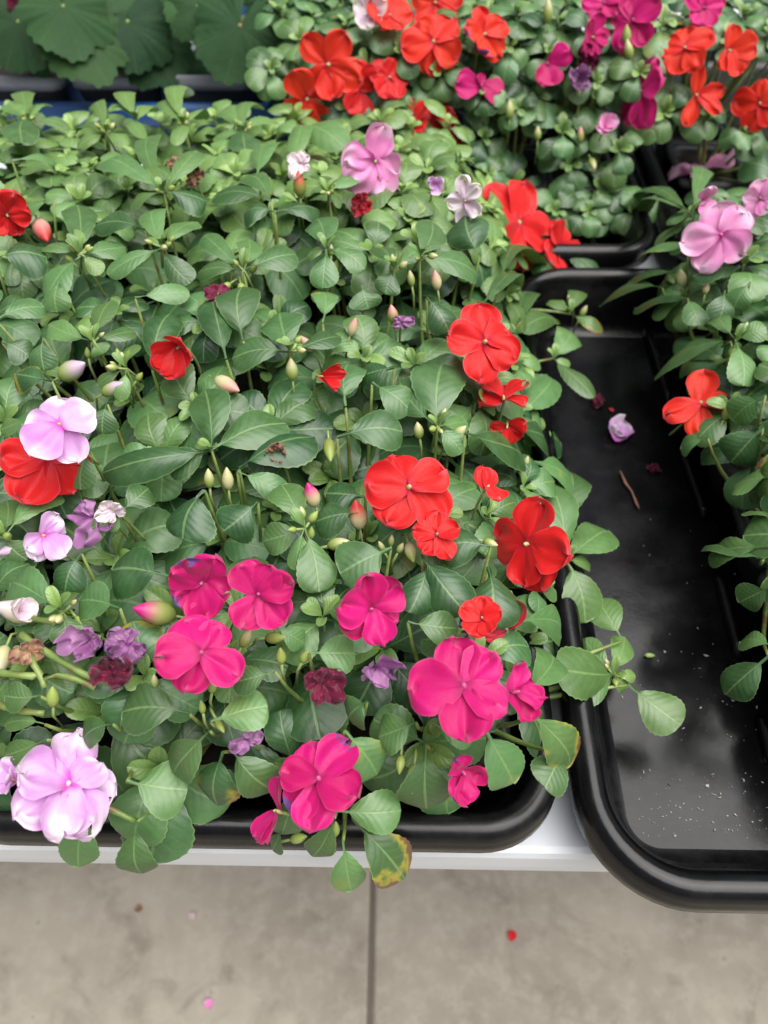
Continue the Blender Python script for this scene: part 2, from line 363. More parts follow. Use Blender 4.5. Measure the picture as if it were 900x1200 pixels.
def leaf(mb,P0,P1,wid,up=None,arch=.14,fold=.07,dome=.14,pet=.13,tint=0.,dmg=0.,wav=.05,rnd=None,point=.68):
    P0=np.asarray(P0,float); P1=np.asarray(P1,float); L=np.linalg.norm(P1-P0)
    if L<1e-5: return
    t=(P1-P0)/L; up=np.array([0,0,1.]) if up is None else nrm(up)
    s=np.cross(t,up); s=nrm(s) if np.linalg.norm(s)>.05 else nrm(np.cross(t,[0,1,.3])); n=np.cross(s,t)
    x=np.clip((_v-pet)/(1-pet),0,1)
    prof=(x**point)*np.sqrt(np.clip(1-x**2.3,0,1)); prof/=prof.max()
    cren=1+.022*np.where((np.arange(NV)%2)==0,1,-1)*(x>.12)*(x<.97)
    hw=wid/2*np.maximum(prof*cren, .05*(1-x)+0.012)
    ph=rng.uniform(0,6.3); ph2=rng.uniform(0,6.3); bend=rng.uniform(-.07,.07)
    U=_u[None,:]; H=hw[:,None]
    side=U*H+(bend*L*np.sin(np.pi*_v))[:,None]
    k=rng.uniform(.6,1.5)
    z=arch*k*L*(np.sin(np.pi*_v**1.15))[:,None]+fold*np.abs(U)*H*2*(.6+.4*np.sin(np.pi*_v))[:,None]-dome*H*2*U**2
    z=z+wav*wid*(np.sin(_v*8+ph)[:,None]*np.maximum(U,0)**2+np.sin(_v*9+ph2)[:,None]*np.minimum(U,0)**2)
    P=P0+t*(_v*L)[:,None,None]+s*side[...,None]+n*z[...,None]
    uv=np.stack([np.broadcast_to((U+1)/2,(NV,NU)),np.broadcast_to(x[:,None],(NV,NU))],-1)
    mb.grid(P,uv,(tint,rng.random() if rnd is None else rnd,dmg,1))
def rosette(mb,c,n,size,axis=None,tint=.1,inner=True,round_=1.,droop=.25):
    """an upright shoot tip: a whorl of grown leaves and a few young ones inside"""
    axis=nrm(np.array([0,0,1.])+(np.zeros(3) if axis is None else np.asarray(axis)))
    a=nrm(np.cross(axis,[.3,1,.1])); b=np.cross(axis,a); th=rng.uniform(0,6.3)
    for k in range(n):
        th+=2.4+rng.uniform(-.25,.25); L=size*rng.uniform(.75,1.12)*(1-.18*(k/n)); el=-droop+rng.uniform(-.25,.30)+.3*k/n
        d=(a*math.cos(th)+b*math.sin(th))*math.cos(el)+axis*math.sin(el)
        leaf(mb,c+axis*(-.006+.008*k/n),c+d*L+axis*(-.006+.008*k/n),L*rng.uniform(.66,.82)*round_,axis,arch=.15,tint=max(0,tint+rng.uniform(-.12,.12)),dmg=1. if rng.random()<.012 else 0.,pet=rng.uniform(.12,.22))
    if inner:
        for k in range(4):
            th+=2.4; L=size*rng.uniform(.28,.5); el=rng.uniform(.35,1.0)
            d=(a*math.cos(th)+b*math.sin(th))*math.cos(el)+axis*math.sin(el)
            leaf(mb,c,c+d*L,L*.5,axis,arch=.1,fold=.3,tint=min(.95,tint+rng.uniform(.3,.6)),pet=.1)
# petals -----------------------------------------------------------------
_pv=np.linspace(0,1,19); _pu=np.linspace(-1,1,17)
def petal_grid(c,n,a_dir,r,wid,pitch,cup,ripple,notch,off,crumple=0.,curl=0.):
    rad=nrm(a_dir-n*np.dot(a_dir,n)); s=np.cross(n,rad)
    U=_pu[None,:]; V=_pv[:,None]
    prof=(.22+.78*np.clip(_pv/.55,0,1)**.8)*np.sqrt(np.clip(1-np.clip((_pv-.45)/.55,0,1)**3.2,0,1)); prof[0]=.12; prof/=prof.max()
    H=wid/2*prof[:,None]
    ph=[rng.uniform(0,6.3) for _ in range(8)]; tw=rng.uniform(-.22,.22); ncen=rng.uniform(-.25,.25)
    l=V*r*(1-notch*rng.uniform(.5,1.6)*np.clip(1-np.abs(U-ncen)*1.9,0,1)*V**3)*(1+.035*np.sin(U*6+ph[0])*V)
    ang=pitch+curl*V*rng.uniform(.3,1.7)
    z=cup*H*U**2*1.2+tw*U*H-.10*r*np.exp(-((U-ncen*V)/.16)**2)*V*(1-V)*1.6
    z=z+ripple*r*V**1.6*(np.sin(U*3.6+ph[1])*.8+np.sin(U*7.5+ph[2]+V*3)*.45+np.sin(U*13+ph[5])*.16*V)+ripple*.4*r*np.sin(V*7+ph[3]+U*2)*np.abs(U)
    if crumple:
        l=l*(1-.3*crumple); z=z+crumple*r*.22*(np.sin(U*5+ph[4]+V*4)+np.sin(V*8+ph[5]-U*3))*V
        H=H*(1-.35*crumple*np.abs(np.sin(V*5+ph[3])))
    P=c+rad*(np.cos(ang)*l)[...,None]+n*(np.sin(ang)*l+z+off)[...,None]+s*(U*H)[...,None]
    uv=np.stack([np.broadcast_to((U+1)/2,(len(_pv),len(_pu))),np.broadcast_to(V,(len(_pv),len(_pu)))],-1)
    return P,uv
def make_flower(plant,c,n,r,mat,rot=0,angs=(90,162,18,238,302),pitch=.12,cup=.08,ripple=.05,width=1.0,crumple=0.,stain=0.,eye='eye',name='flower',curl=-.15,label=None,stalk=None,scale=None):
    n=nrm(n); f=empty(name,c,plant)
    if label: f['label']=label
    u=CU-n*np.dot(CU,n); u=nrm(u) if np.linalg.norm(u)>.1 else nrm(np.cross(n,CR)); rgt=np.cross(u,n)
    for k,a in enumerate(angs):
        th=R_(a+rot+rng.uniform(-6,6)); d=rgt*math.cos(th)+u*math.sin(th)
        sc=(scale[k] if scale else rng.uniform(.84,1.08))
        P,uv=petal_grid(c,n,d,r*sc,r*width*rng.uniform(.88,1.10)*min(1.1,sc),pitch+rng.uniform(-.2,.24),cup*rng.uniform(.3,1.6),ripple*1.9,.16,.0011*((k*2)%5)-.001*k*.3,crumple,curl)
        mb=MB(); mb.grid(P,uv,(0,rng.random(),stain if k in(1,3) else 0,1)); mb.build('petal',M[mat],f,origin=c)
    if eye=='eye' and mat in('magenta','pink') and rng.random()<.75: eye='pink_eye'
    if crumple<.5 and eye:
        mb=MB(); mb.tube([c-n*.001,c+n*.002,c+n*.0042,c+n*.005],[r*.045,r*.06,r*.045,r*.01],8); mb.build('eye',M[eye],f,origin=c)
    base=c-n*.001
    e=np.array([c[0]*.97+.0,c[1]+.012,c[2]-.045]) if stalk is None else np.asarray(stalk,float)
    mid=(base+e)/2-n*.010
    q=[base*(1-t)**2+2*mid*t*(1-t)+e*t*t for t in np.linspace(0,1,8)]
    mb=MB(); mb.tube(q,.0009,6); mb.build('stalk',M['pedicel'],f,origin=c)
    return f
def make_bud(plant,c,d,L,c0,c1,fat=.42,name='bud'):
    d=nrm(d); prof=[(0,.12),(.08,.55),(.25,.92),(.45,1.),(.65,.82),(.82,.5),(.94,.22),(1,.02)]
    pts=[c+d*L*v for v,_ in prof]; rr=[L*fat/2*q for _,q in prof]
    mb=MB(); seg=9; mb.tube(pts,rr,seg)
    n0=len(prof)
    col=np.concatenate([np.tile(np.array([*[a+(b-a)*smooth((v-.35)/.5) for a,b in zip(c0,c1)],1]),(seg,1)) for v,_ in prof]); mb.C=[col]
    b=mb.build(name,M['bud'],plant,origin=c)
    e=c-d*.012+np.array([0,.004,-.014]); s=MB(); q=[c+d*L*.03,c-d*.006,e]; s.tube(q,.0008,6); s.build('stalk',M['pedicel'],b,origin=c)
    return b

# ------------------------------------------------------------------ what grows where (photo pixels -> points on the canopy)
# shoot tips: centre, then leaves as (tip x, tip y, width[, tint])
EXPL=[
((35,140),[(29,110,24,.4),(57,124,18,.4),(82,150,20,.3),(5,128,24,.3),(26,168,36,.15)]),
((125,156),[(91,173,20,.4),(150,170,20,.4),(112,132,18,.4),(90,152,16,.3)]),
((160,142),[(150,113,22,.5),(180,130,18,.6),(132,126,14,.4),(168,162,16,.4)]),
((215,147),[(222,113,24,.5),(190,126,18,.4),(240,140,20,.5),(205,170,16,.4)]),
((192,224),[(122,190,34,.15),(184,158,24,.2),(232,178,26,.25),(172,196,22,.4),(153,243,20,.3),(242,236,42,.05)]),
((95,298),[(50,292,26,.2),(90,240,36,.15),(147,290,30,.15),(55,350,36,.1),(106,262,18,.55),(120,320,18,.5)]),
((190,290),[(183,246,30,.2),(232,260,24,.25),(126,322,26,.15),(224,332,28,.1),(176,276,16,.5)]),
((-6,302),[(55,302,50,.05)]),((170,268),[(112,264,30,.08)]),((62,236),[(24,250,30,.2)]),((14,188),[(66,190,18,.2)]),
((285,154),[(254,140,22,.35),(306,128,20,.35),(326,146,20,.35),(250,164,18,.3),(288,180,34,.12)]),
((350,150),[(404,172,36,.25),(345,180,24,.3)]),((302,206),[(324,170,32,.18)]),
((318,236),[(284,210,26,.18),(250,232,34,.1)]),
((322,247),[(286,250,36,.06),(374,246,36,.06)]),
((385,226),[(370,206,22,.25),(418,206,22,.15),(400,240,18,.3)]),
((382,292),[(372,256,36,.1),(360,300,18,.25),(427,316,28,.15),(378,338,30,.1)]),
((285,316),[(292,280,28,.2),(347,298,36,.12),(240,276,26,.15),(232,320,26,.15)]),
((462,316),[(500,292,30,.2),(440,290,26,.15),(452,345,28,.1)]),
((492,302),[(506,260,36,.15),(560,322,38,.12),(522,312,16,.3)]),
((562,300),[(545,252,48,.05)]),((640,225),[(670,260,30,.1)]),((632,268),[(656,272,20,.15)]),((658,288),[(702,322,22,.1)]),((630,332),[(630,288,36,.05)]),((588,330),[(638,318,26,.15)]),
((110,400),[(57,380,26,.25),(130,352,26,.25),(158,388,22,.2),(122,414,22,.25),(98,372,18,.5)]),
((-5,374),[(52,360,28,.1)]),((70,330),[(67,366,34,.2)]),((2,400),[(34,418,32,.1)]),((50,395),[(52,434,30,.08)]),((60,445),[(18,438,34,.05)]),
((148,432),[(158,404,20,.3),(114,452,16,.25),(140,470,16,.3)]),
((178,432),[(201,366,38,.06)]),((105,528),[(95,574,36,.12)]),((125,472),[(120,508,32,.1)]),((32,490),[(0,504,20,.25)]),((158,348),[(222,342,24,.15)]),
((340,412),[(328,366,48,.08),(272,420,38,.1),(398,394,26,.1),(358,404,14,.5)]),
((285,398),[(284,336,46,.12)]),((265,420),[(248,350,36,.06)]),((424,334),[(432,362,36,.12)]),((378,378),[(376,340,28,.15)]),
((405,476),[(408,426,44,.08)]),((462,430),[(424,440,32,.04)]),((395,512),[(472,506,46,.08)]),((436,448),[(482,482,38,.12)]),
((248,528),[(240,456,46,.1),(336,496,52,.12),(196,550,36,.12),(120,554,42,.06),(232,515,16,.4)]),
((280,548),[(368,512,56,.02)]),((428,582),[(382,578,46,.04)]),((278,552),[(338,580,28,.1)]),
((512,500),[(519,424,58,.12),(546,494,24,.2),(468,446,38,.1),(542,530,26,.12)]),
((545,508),[(613,536,46,.08)]),((600,500),[(634,524,38,.08)]),((626,540),[(674,584,46,.12)]),
((648,420),[(668,388,32,.2),(668,428,14,.45),(696,466,24,.22)]),((656,378),[(610,386,26,.22)]),((668,368),[(706,390,16,.3),(644,352,18,.35),(678,340,20,.3)]),
((640,438),[(618,478,32,.1)]),((610,376),[(622,342,32,.15)]),((500,348),[(526,388,32,.06)]),((560,360),[(600,342,26,.1)]),
((5,628),[(72,580,30,.25),(8,586,30,.3),(32,656,30,.22)]),
((140,600),[(95,630,32,.2),(174,572,32,.12),(128,622,14,.4)]),
((240,574),[(214,632,60,.02)]),((197,675),[(131,668,62,.05)]),((140,712),[(93,704,44,.1)]),
((72,716),[(78,752,34,.22),(14,682,44,.1),(84,694,20,.3)]),((95,648),[(76,694,38,.03)]),
((357,618),[(330,568,40,.2),(308,634,36,.2),(374,694,42,.18),(345,668,24,.2)]),
((420,600),[(368,612,42,.06)]),((458,642),[(398,672,60,.1)]),((302,588),[(262,622,48,.02)]),
((362,765),[(416,766,42,.18)]),((322,735),[(357,754,26,.15)]),((322,786),[(272,800,32,.15)]),
((663,655),[(640,562,46,.18),(712,622,44,.22),(692,662,18,.4),(686,730,50,.28),(648,632,20,.3)]),
((668,610),[(666,552,42,.15)]),
((575,640),[(516,640,48,.06)]),((494,650),[(546,718,48,.03)]),((572,664),[(576,736,62,.06)]),((500,660),[(480,718,40,.03)]),((478,728),[(537,736,38,.16)]),
((608,728),[(656,746,38,.15)]),((620,808),[(642,764,42,.2)]),
((720,790),[(653,784,54,.25),(732,746,28,.35),(745,792,14,.6),(735,806,20,.5),(684,748,24,.25),(682,824,22,.2)]),
((730,750),[(700,702,38,.3)]),((736,802),[(798,850,46,.3)]),
((47,815),[(6,815,32,.2)]),((52,848),[(6,848,20,.25)]),((54,866),[(4,886,26,.25)]),
((222,836),[(143,834,54,.15)]),((246,856),[(203,906,46,.22)]),((148,915),[(220,926,60,.2)]),((132,848),[(97,866,32,.12)]),
((100,948),[(92,1016,42,.12)]),((160,962),[(166,1024,42,.16)]),
((247,846),[(314,828,46,.2)]),((268,874),[(322,926,46,.18)]),((262,880),[(255,944,48,.06)]),
((404,856),[(442,908,50,.12)]),((394,950),[(470,950,44,.2)]),((346,922),[(330,978,36,.15)]),((332,970),[(320,996,22,.1)]),
((392,958),[(366,1004,32,.2)]),((402,985),[(412,1044,38,.18)]),((414,960),[(474,1030,54,.15)]),
((430,822),[(408,842,42,.1)]),((488,846),[(443,864,44,.2)]),
((622,836),[(668,896,48,.28)]),((662,880),[(638,924,44,.18)]),((566,850),[(602,918,52,.1)]),((500,872),[(500,948,60,.15)]),((505,846),[(557,864,28,.15)]),
]
EXPR=[
((812,250),[(748,228,24,.12),(754,252,20,.15),(820,218,24,.1)]),((808,288),[(754,300,34,.12)]),((792,318),[(738,330,28,.06)]),((777,336),[(704,358,24,.1)]),
((806,350),[(744,362,26,.04),(820,382,26,.12)]),((850,340),[(842,378,30,.08)]),((880,330),[(860,362,28,.1)]),
((862,398),[(768,442,36,.1),(871,452,36,.2),(898,384,24,.2),(840,372,22,.2)]),
((898,462),[(858,492,32,.1)]),((895,500),[(856,542,44,.05)]),((906,560),[(862,568,40,.25)]),((830,512),[(798,526,24,.1)]),
((902,640),[(830,652,34,.2)]),((895,655),[(826,640,28,.12)]),((905,688),[(866,706,32,.1)]),((908,758),[(868,752,26,.2)]),((902,768),[(850,814,38,.06)]),
((905,610),[(880,600,30,.25)]),
]
# flowers: name, canopy, centre px, radius px, material, facing (right, up), rotation, options
FL=[
('L',(478,572),60,'red',(.15,.25),0,dict(eye='eye',pitch=.05,angs=(100,172,30,235,322),label='big flat red bloom')),
('L',(567,402),50,'red',(.1,.35),10,dict(pitch=.05,angs=(85,168,20,250,325))),
('L',(620,638),58,'red',(-1.0,.1),0,dict(pitch=.10,angs=(80,180,265,285,350))),
('L',(212,405),38,'red',(-.9,-.9),20,dict(pitch=.85,cup=.25,angs=(150,200,250,20,330),label='half folded red bloom')),
('L',(55,540),62,'red',(0,.5),10,dict(dz=-.012,pitch=.02,angs=(170,230,290,345,20))),
('L',(70,499),48,'lilac',(-.1,.1),0,dict(dz=.022,pitch=.08,ripple=.07,angs=(95,190,235,290,25))),
('L',(438,190),44,'pink',(.2,-.1),0,dict(pitch=.05,ripple=.12,angs=(85,190,230,300,350),stain=0)),
('L',(547,236),30,'pale',(-.2,.1),10,dict(pitch=.1,ripple=.1,width=.75)),
('L',(606,262),56,'red',(.8,.1),0,dict(pitch=.12,angs=(80,140,250,290,350))),
('L',(652,290),40,'red',(1.2,.2),20,dict(pitch=.35,cup=.2,angs=(60,120,270,320,200))),
('L',(636,232),24,'dullred',(.5,.6),20,dict(pitch=.5,cup=.2,crumple=.4,stain=1)),
('L',(8,250),32,'red',(.3,-.7),0,dict(pitch=.3,ripple=.08)),
('L',(236,680),48,'magenta',(-.1,-.5),0,dict(pitch=.45,ripple=.09,angs=(60,110,150,215,275,340),stain=1)),
('L',(304,697),46,'magenta',(-.3,-.2),0,dict(pitch=.3,cup=.2,angs=(120,60,20,250,310))),
('L',(236,766),54,'magenta',(.1,.15),0,dict(pitch=.05,eye='eye',angs=(60,118,180,245,320),label='flat magenta bloom with five broad petals')),
('L',(432,712),52,'magenta',(.2,-.3),0,dict(pitch=.35,ripple=.1,cup=.15,angs=(40,100,170,225,280,340))),
('L',(543,806),66,'magenta',(.1,.2),0,dict(pitch=.08,angs=(105,50,185,270,330),stain=0,label='largest magenta bloom')),
('L',(600,812),38,'magenta',(1.1,.1),0,dict(pitch=.4,ripple=.12,angs=(80,20,320,280))),
('L',(374,914),58,'magenta',(0,.1),0,dict(pitch=.06,angs=(110,58,170,225 ,335,270),stain=1,label='magenta bloom with grey-purple scarred edge')),
('L',(540,902),40,'magenta',(.4,-.5),-20,dict(pitch=.6,cup=.3,crumple=.3,angs=(20,150,285,260),stain=1)),
('L',(78,920),62,'lilac',(.2,.1),0,dict(pitch=.2,ripple=.13,cup=.2,eye='white_eye',angs=(75,110,150,200,255,340,290,20),scale=(1.1,.8,1.05,1.1,1.05,1,1.15,.75),label='large pale lilac bloom')),
('L',(20,915),28,'lilac',(-.8,.3),0,dict(pitch=.75,cup=.3,name='opening_flower')),
('L',(594,738),40,'dullred',(-.2,.3),0,dict(pitch=.3,ripple=.09,angs=(70,110,170,205),crumple=.15)),
('L',(590,471),34,'red',(.1,1.4),0,dict(pitch=.3,cup=.2,angs=(90,30,150,200,330))),
('L',(595,496),26,'red',(-.2,-1.0),0,dict(pitch=.4,cup=.2,angs=(10,170,270,330))),
('L',(568,575),34,'red',(1.0,.9),-40,dict(pitch=.5,cup=.2,angs=(130,100,300))),
('L',(512,628),34,'red',(.2,.2),0,dict(pitch=.2)),
('L',(566,726),30,'red',(-.3,.2),0,dict(pitch=.4)),
('L',(48,628),34,'lilac',(.5,.1),-10,dict(pitch=.15,angs=(60,10,325,270,230))),
('L',(255,348),20,'wine',(0,.3),20,dict(pitch=.3,crumple=.3)),
('L',(372,440),34,'red',(1.3,-.2),-30,dict(pitch=1.1,cup=.4,width=.5,angs=(110,60,300,330))),
('L',(107,745),34,'purple',(-.3,0),0,dict(pitch=.7,crumple=.8,stain=1,name='wilted_flower')),
('L',(148,756),30,'purple',(.3,.2),40,dict(pitch=.7,crumple=.9,stain=1,name='wilted_flower')),
('L',(132,790),34,'wine',(.2,.4),0,dict(pitch=.6,crumple=.9,name='wilted_flower')),
('L',(438,780),34,'purple',(.3,-.2),0,dict(pitch=.6,crumple=.5,stain=1,name='wilted_flower')),
('L',(376,800),28,'wine',(.2,.2),0,dict(pitch=.6,crumple=.6,stain=1,name='wilted_flower')),
('L',(290,868),22,'purple',(.2,.3),0,dict(pitch=1.0,crumple=.7,name='wilted_flower')),
('L',(326,530),20,'brown',(0,.3),0,dict(pitch=1.0,crumple=.9,stain=1,name='wilted_flower')),
('L',(115,604),34,'purple',(-.4,.3),0,dict(pitch=.6,crumple=.6,name='wilted_flower')),
('L',(133,598),20,'pale',(0,.1),0,dict(pitch=.8,crumple=.4,name='wilted_flower')),
('L',(20,716),30,'pale',(.3,-.2),0,dict(pitch=1.25,cup=.5,width=.9,crumple=.2,name='opening_flower')),
('L',(33,762),22,'brown',(-.1,.1),0,dict(pitch=.9,crumple=.6,name='wilted_flower')),
('L',(330,952),46,'magenta',(-1.6,.2),0,dict(pitch=.4,cup=.2,angs=(100,260,300))),
('L',(470,378),16,'purple',(0,.3),0,dict(pitch=.7,crumple=.8,name='wilted_flower')),
('L',(508,214),18,'lilac',(0,.2),0,dict(pitch=.7,crumple=.3,name='wilted_flower')),
('L',(425,236),22,'dullred',(0,.2),0,dict(pitch=.7,crumple=.8,name='wilted_flower')),
('L',(352,194),18,'pale',(0,.8),0,dict(pitch=.6,crumple=.4,name='wilted_flower')),
('L',(205,195),14,'brown',(0,.4),0,dict(pitch=.8,crumple=.9,name='wilted_flower')),
('L',(228,208),14,'brown',(0,.4),0,dict(pitch=.8,crumple=.9,name='wilted_flower')),
('R',(846,276),46,'pink',(-.1,.15),0,dict(pitch=.06,angs=(100,45,180,240,310))),
('R',(822,204),40,'pink',(0,1.9),0,dict(pitch=.25,ripple=.1,angs=(90,10,170,250,200))),
('R',(824,232),24,'pink',(.2,-.6),0,dict(pitch=.8,angs=(80,100,280,300))),
('R',(893,234),26,'pink',(-.3,.2),0,dict(pitch=.2)),
('R',(820,474),43,'orange',(0,.15),0,dict(pitch=.04,width=.8,angs=(80,15,195,270),cup=.03)),
('B',(385,76),46,'orange',(0,.1),0,dict(pitch=.05,width=.9,angs=(140,55,230,275,335))),
('B',(360,116),36,'orange',(-.1,-.3),0,dict(pitch=.15,angs=(230,265,300,120))),
('B',(418,104),34,'red',(.4,-.2),0,dict(pitch=.5,angs=(100,60,250,290))),
('B',(455,92),28,'red',(.2,.4),0,dict(pitch=.2)),
('B',(508,162),40,'red',(0,.15),0,dict(pitch=.05,angs=(100,60,185,260,345))),
('B',(485,140),28,'red',(-.3,.2),0,dict(pitch=.3)),
('B',(508,50),40,'orange',(0,.1),0,dict(pitch=.05,angs=(125,55,195,265,330))),
('B',(510,4),36,'orange',(0,.1),0,dict(pitch=.05)),
('B',(566,42),36,'orange',(.7,.3),20,dict(pitch=.4,crumple=.2,stain=1)),
('B',(455,20),30,'orange',(.2,.4),0,dict(pitch=.3)),
('B',(436,14),26,'pale',(-.4,.1),0,dict(pitch=.6,cup=.3)),
('B',(563,101),34,'magenta',(.1,.1),0,dict(pitch=.1,angs=(180,345,95),scale=(1,.95,.4))),
('B',(640,74),32,'magenta',(.3,-.3),0,dict(pitch=.5,angs=(250,290,40),cup=.1)),
('B',(692,44),26,'magenta',(.7,.2),0,dict(pitch=.4)),
('B',(742,25),34,'magenta',(0,.4),0,dict(pitch=.05)),
('B',(708,6),28,'magenta',(0,.3),0,dict(pitch=.2)),
('B',(822,10),28,'magenta',(.8,.3),0,dict(pitch=.3)),
('B',(754,108),42,'magenta',(-1.0,.2),-25,dict(pitch=.1)),
('B',(803,58),36,'orange',(0,.3),0,dict(pitch=.05)),
('B',(853,60),32,'orange',(.5,-.1),0,dict(pitch=.5,cup=.2,angs=(100,20,300,240))),
('B',(815,112),36,'orange',(.2,-.1),0,dict(pitch=.2,width=.55,angs=(90,260,330,10))),
('B',(892,122),34,'orange',(-.4,.1),0,dict(pitch=.1)),
('B',(708,152),18,'pink',(.2,.2),0,dict(pitch=.9,cup=.3)),
('B',(690,72),20,'wine',(.2,.2),0,dict(pitch=.7,crumple=.7,name='wilted_flower')),
('B',(678,88),24,'purple',(.2,.2),0,dict(pitch=.7,crumple=.7,name='wilted_flower')),
]
GRN=(.36,.46,.12); CRM=(.68,.64,.36); PKT=(.80,.38,.34); RDT=(.75,.06,.06); MGT=(.70,.02,.25); LIL=(.70,.50,.70); OLV=(.30,.34,.08)
# buds: canopy, px, length px, direction in the picture (deg), colours
BU=[('L',(44,724),52,165,CRM,(.72,.62,.66)),('L',(8,756),46,250,CRM,(.72,.66,.60)),('L',(28,640),30,200,LIL,LIL),('L',(252,444),42,-30,CRM,PKT),('L',(268,574),30,95,CRM,CRM),('L',(246,572),26,95,GRN,CRM),('L',(343,446),28,95,GRN,CRM),('L',(366,412),24,130,CRM,PKT),('L',(410,394),24,70,CRM,PKT),
('L',(513,340),24,100,CRM,PKT),('L',(483,336),20,100,GRN,CRM),('L',(370,594),34,110,CRM,MGT),('L',(384,640),32,10,GRN,CRM),('L',(422,620),40,100,CRM,RDT),('L',(364,632),18,85,GRN,GRN),('L',(358,662),20,100,GRN,CRM),
('L',(283,758),30,60,OLV,CRM),('L',(311,748),30,0,OLV,GRN),('L',(330,778),24,95,GRN,OLV),('L',(354,776),20,60,GRN,GRN),('L',(62,828),30,90,GRN,GRN),('L',(238,836),20,100,GRN,GRN),('L',(182,806),20,95,GRN,CRM),
('L',(458,640),16,85,GRN,CRM),('L',(466,648),16,60,GRN,CRM),('L',(450,646),16,120,GRN,CRM),('L',(478,636),28,-75,CRM,GRN),('L',(492,514),22,100,GRN,CRM),('L',(530,514),24,40,GRN,CRM),('L',(513,498),20,70,GRN,CRM),
('L',(385,514),34,-85,OLV,GRN),('L',(352,232),30,95,OLV,RDT),('L',(462,380),24,100,OLV,PKT),('L',(70,442),44,25,GRN,LIL),('L',(120,462),36,25,GRN,LIL),('L',(44,258),40,-65,PKT,RDT),('L',(206,722),52,172,GRN,MGT),
('L',(272,318),16,80,GRN,GRN),('L',(282,332),18,-80,GRN,GRN),('L',(294,320),16,60,GRN,GRN),('L',(270,332),16,-140,GRN,GRN),('L',(486,896),34,-95,GRN,CRM),('L',(470,884),24,-95,GRN,OLV),('L',(614,548),16,70,GRN,CRM),('L',(392,980),24,85,GRN,GRN),('L',(340,984),26,10,GRN,GRN),
('L',(148,445),16,90,GRN,GRN),('L',(140,425),18,100,GRN,GRN),('L',(160,446),14,50,GRN,GRN),('L',(104,420),14,100,GRN,GRN),('L',(95,305),16,100,GRN,GRN),('L',(86,308),14,140,GRN,GRN),('L',(680,372),16,60,GRN,CRM),('L',(670,360),16,110,GRN,CRM),('L',(540,738),26,200,OLV,CRM),('L',(532,752),22,190,GRN,OLV),('L',(460,322),18,90,GRN,GRN),('L',(388,300),14,90,GRN,CRM),('L',(392,322),18,80,GRN,GRN),('L',(248,812),22,80,GRN,GRN),('L',(253,842),22,-60,GRN,GRN),('L',(590,690),24,160,CRM,RDT),('L',(566,634),20,-20,GRN,CRM),('L',(70,712),14,90,GRN,CRM),('L',(88,722),16,-50,GRN,GRN),
('R',(800,336),22,100,CRM,CRM),('R',(848,492),28,60,GRN,CRM),('R',(820,258),24,70,GRN,GRN),('R',(832,262),22,40,GRN,GRN),('R',(826,345),16,80,CRM,PKT),('R',(858,408),22,-80,GRN,GRN),('R',(868,392),16,60,GRN,CRM),
('B',(642,28),26,90,GRN,CRM),('B',(738,70),22,100,GRN,CRM),('B',(734,54),22,90,GRN,GRN),('B',(597,140),20,90,GRN,CRM),('B',(678,118),16,90,GRN,CRM),('B',(680,168),18,90,GRN,PKT),('B',(692,186),18,-70,GRN,CRM),('B',(630,165),16,90,GRN,CRM)]

# ------------------------------------------------------------------ plants: one root per cell, everything that grows is given to the nearest one
for i in range(2):
    for j in range(3):
        x0=-.202+i*.1385; y0=LY0+.034+j*.2025
        cell_pack(x0,x0+.137,y0,y0+.201,2,2,'black cell pack hidden under the dense impatiens of the front tray','cell packs under the front plants')
cell_pack(.255,.412,.150,.383,2,3,'black cell pack at the right edge, nearer one in the bare tray','cell packs in the half bare tray')
cell_pack(.255,.412,.386,.619,2,3,'black cell pack in the bare tray, farther one near the black rims','cell packs in the half bare tray')
for i in range(2):
    for j in range(2): cell_pack(BX0+.03+i*.159,BX0+.188+i*.159,.80+j*.185,.984+j*.185,2,2,'black cell pack under the scarlet and magenta impatiens at the back','cell packs under the back plants')
cell_pack(BX1+.042,BX1+.20,.815,.999,2,2,'black cell pack under the plants in the far right corner',None)
cell_pack(LX0-.172,LX0-.034,.35,.549,2,2,'black cell pack under the flowerless impatiens at the left edge','cell packs at the left edge')
cell_pack(LX0-.172,LX0-.034,.551,.75,2,2,'black cell pack under the flowerless impatiens at the left edge','cell packs at the left edge')

